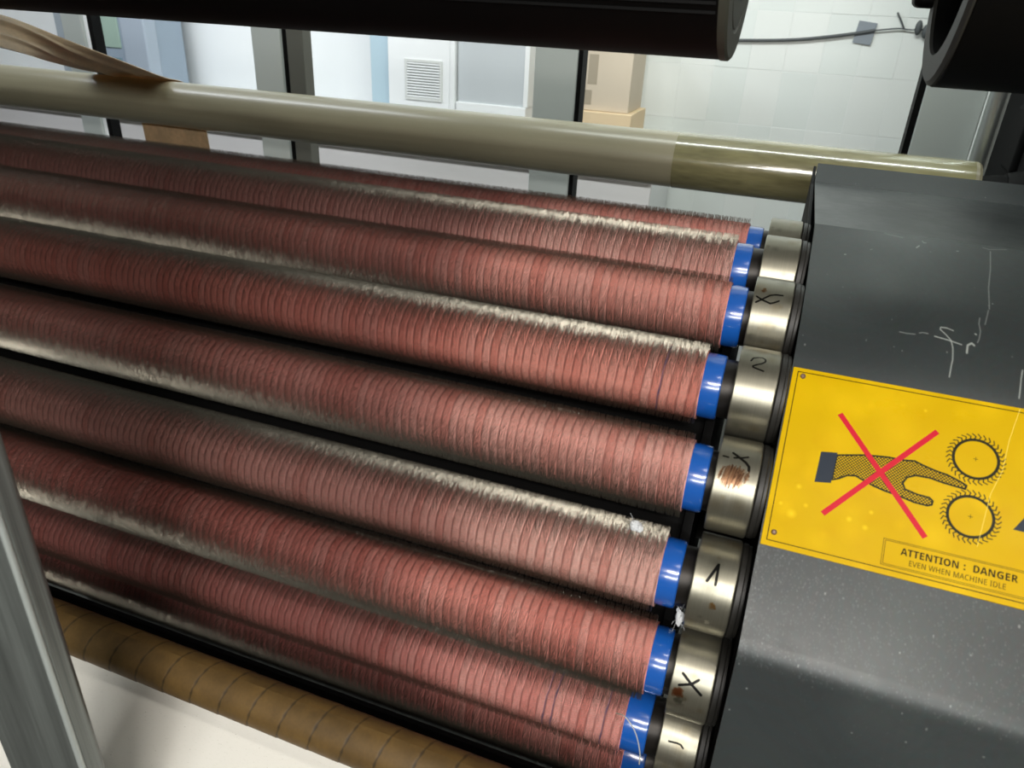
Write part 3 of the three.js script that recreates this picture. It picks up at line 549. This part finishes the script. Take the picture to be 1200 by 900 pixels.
// cable on the tiled wall
{
  const z = -3.186, t = thing('wall_cable', 'dark cable along the white tiled wall, held by a grey tape patch', 'cable', [0, 0, 0]);
  const dark = std({ color: 0x4c5052, roughness: 0.6 });
  part('sheathed_run', tube([[-0.75, 1.488, z], [-0.26, 1.504, z], [-0.05, 1.520, z], [0.145, 1.553, z], [0.185, 1.562, z]], 0.0055, 40, 8), dark, t);
  part('bare_wire', tube([[0.18, 1.561, z], [0.22, 1.567, z], [0.26, 1.572, z], [0.305, 1.570, z], [0.40, 1.580, z]], 0.0028, 24, 6), dark, t);
  part('wire_tail', tube([[0.278, 1.571, z], [0.262, 1.596, z], [0.244, 1.622, z]], 0.0035, 8, 6), dark, t);
  for (const [x, y, h] of [[0.322, 1.578, 0.024], [0.347, 1.567, 0.022]]) part('insulator', new THREE.SphereGeometry(1, 20, 14).scale(0.0115, h, 0.0115).translate(x, y, z + 0.006), dark, t);
  const tp = part('tape_patch', rbox(-0.031, 0.031, -0.036, 0.036, 0, 0.002, 0.0008), std({ color: 0x868d95, roughness: 0.7 }), t); tp.position.set(0.155, 1.552, z - 0.006); tp.rotation.z = -0.1;
}
// lint and thread caught between the roller ends
function lint(x, y, z, s, label, seedN, stretch = [1, 1, 1]) {
  seed = seedN; const gs = [];
  for (let i = 0; i < 16; i++) {
    const q = new THREE.IcosahedronGeometry(s * rr(0.25, 0.5), 3), p = q.attributes.position, k = rr(0, 50);
    for (let j = 0; j < p.count; j++) { const w = V(p.getX(j), p.getY(j), p.getZ(j)), f = 0.75 + 0.6 * N32(w.x / s * 9 + k, w.y / s * 9 + w.z / s * 7); p.setXYZ(j, w.x * f, w.y * f, w.z * f); }
    q.computeVertexNormals(); q.translate(rr(-1, 1) * s * 0.6, rr(-1, 1) * s * 0.5, rr(-1, 1) * s * 0.5); gs.push(q);
  }
  for (let i = 0; i < 14; i++) { const a = V(rr(-1, 1), rr(-1, 1), rr(-1, 1)).multiplyScalar(s * 0.6), b = a.clone().multiplyScalar(1.9).add(V(rr(-1, 1), rr(-1, 1), rr(-1, 1)).multiplyScalar(s * 0.4)), q = new THREE.TubeGeometry(new THREE.CatmullRomCurve3([a, a.clone().lerp(b, 0.5).addScaledVector(V(0, 1, 0), s * 0.15), b]), 6, s * 0.025, 4); gs.push(q.toNonIndexed()); }
  const g = mergeGeometries(gs).scale(...stretch);
  const o = lone('lint_tuft', g, std({ color: 0xd9dde0, roughness: 1 }), label, 'lint'); o.position.set(x, y, z);
}
lint(-0.0655, 1.183, -0.551, 0.0065, 'white lint tuft in the gap between the fifth and sixth red rollers', 77);
lint(-0.013, 1.109, -0.535, 0.0065, 'white lint wad beside the pulley marked 1', 78, [0.7, 1.7, 0.8]);
lint(-0.044, 0.928, -0.462, 0.005, 'white lint scrap at the end of the eighth red roller', 79, [2.2, 0.6, 0.8]);
lone('loose_thread', tube([[-0.05, 1.022, -0.483], [-0.040, 1.034, -0.472], [-0.030, 1.026, -0.468], [-0.022, 1.004, -0.466], [-0.0205, 0.985, -0.468]], 0.0005, 30, 5), std({ color: 0xcfcdbf, roughness: 0.9 }), 'loose pale thread looped over the blue collar of the eighth roller', 'thread');

renderer.render(scene, camera);
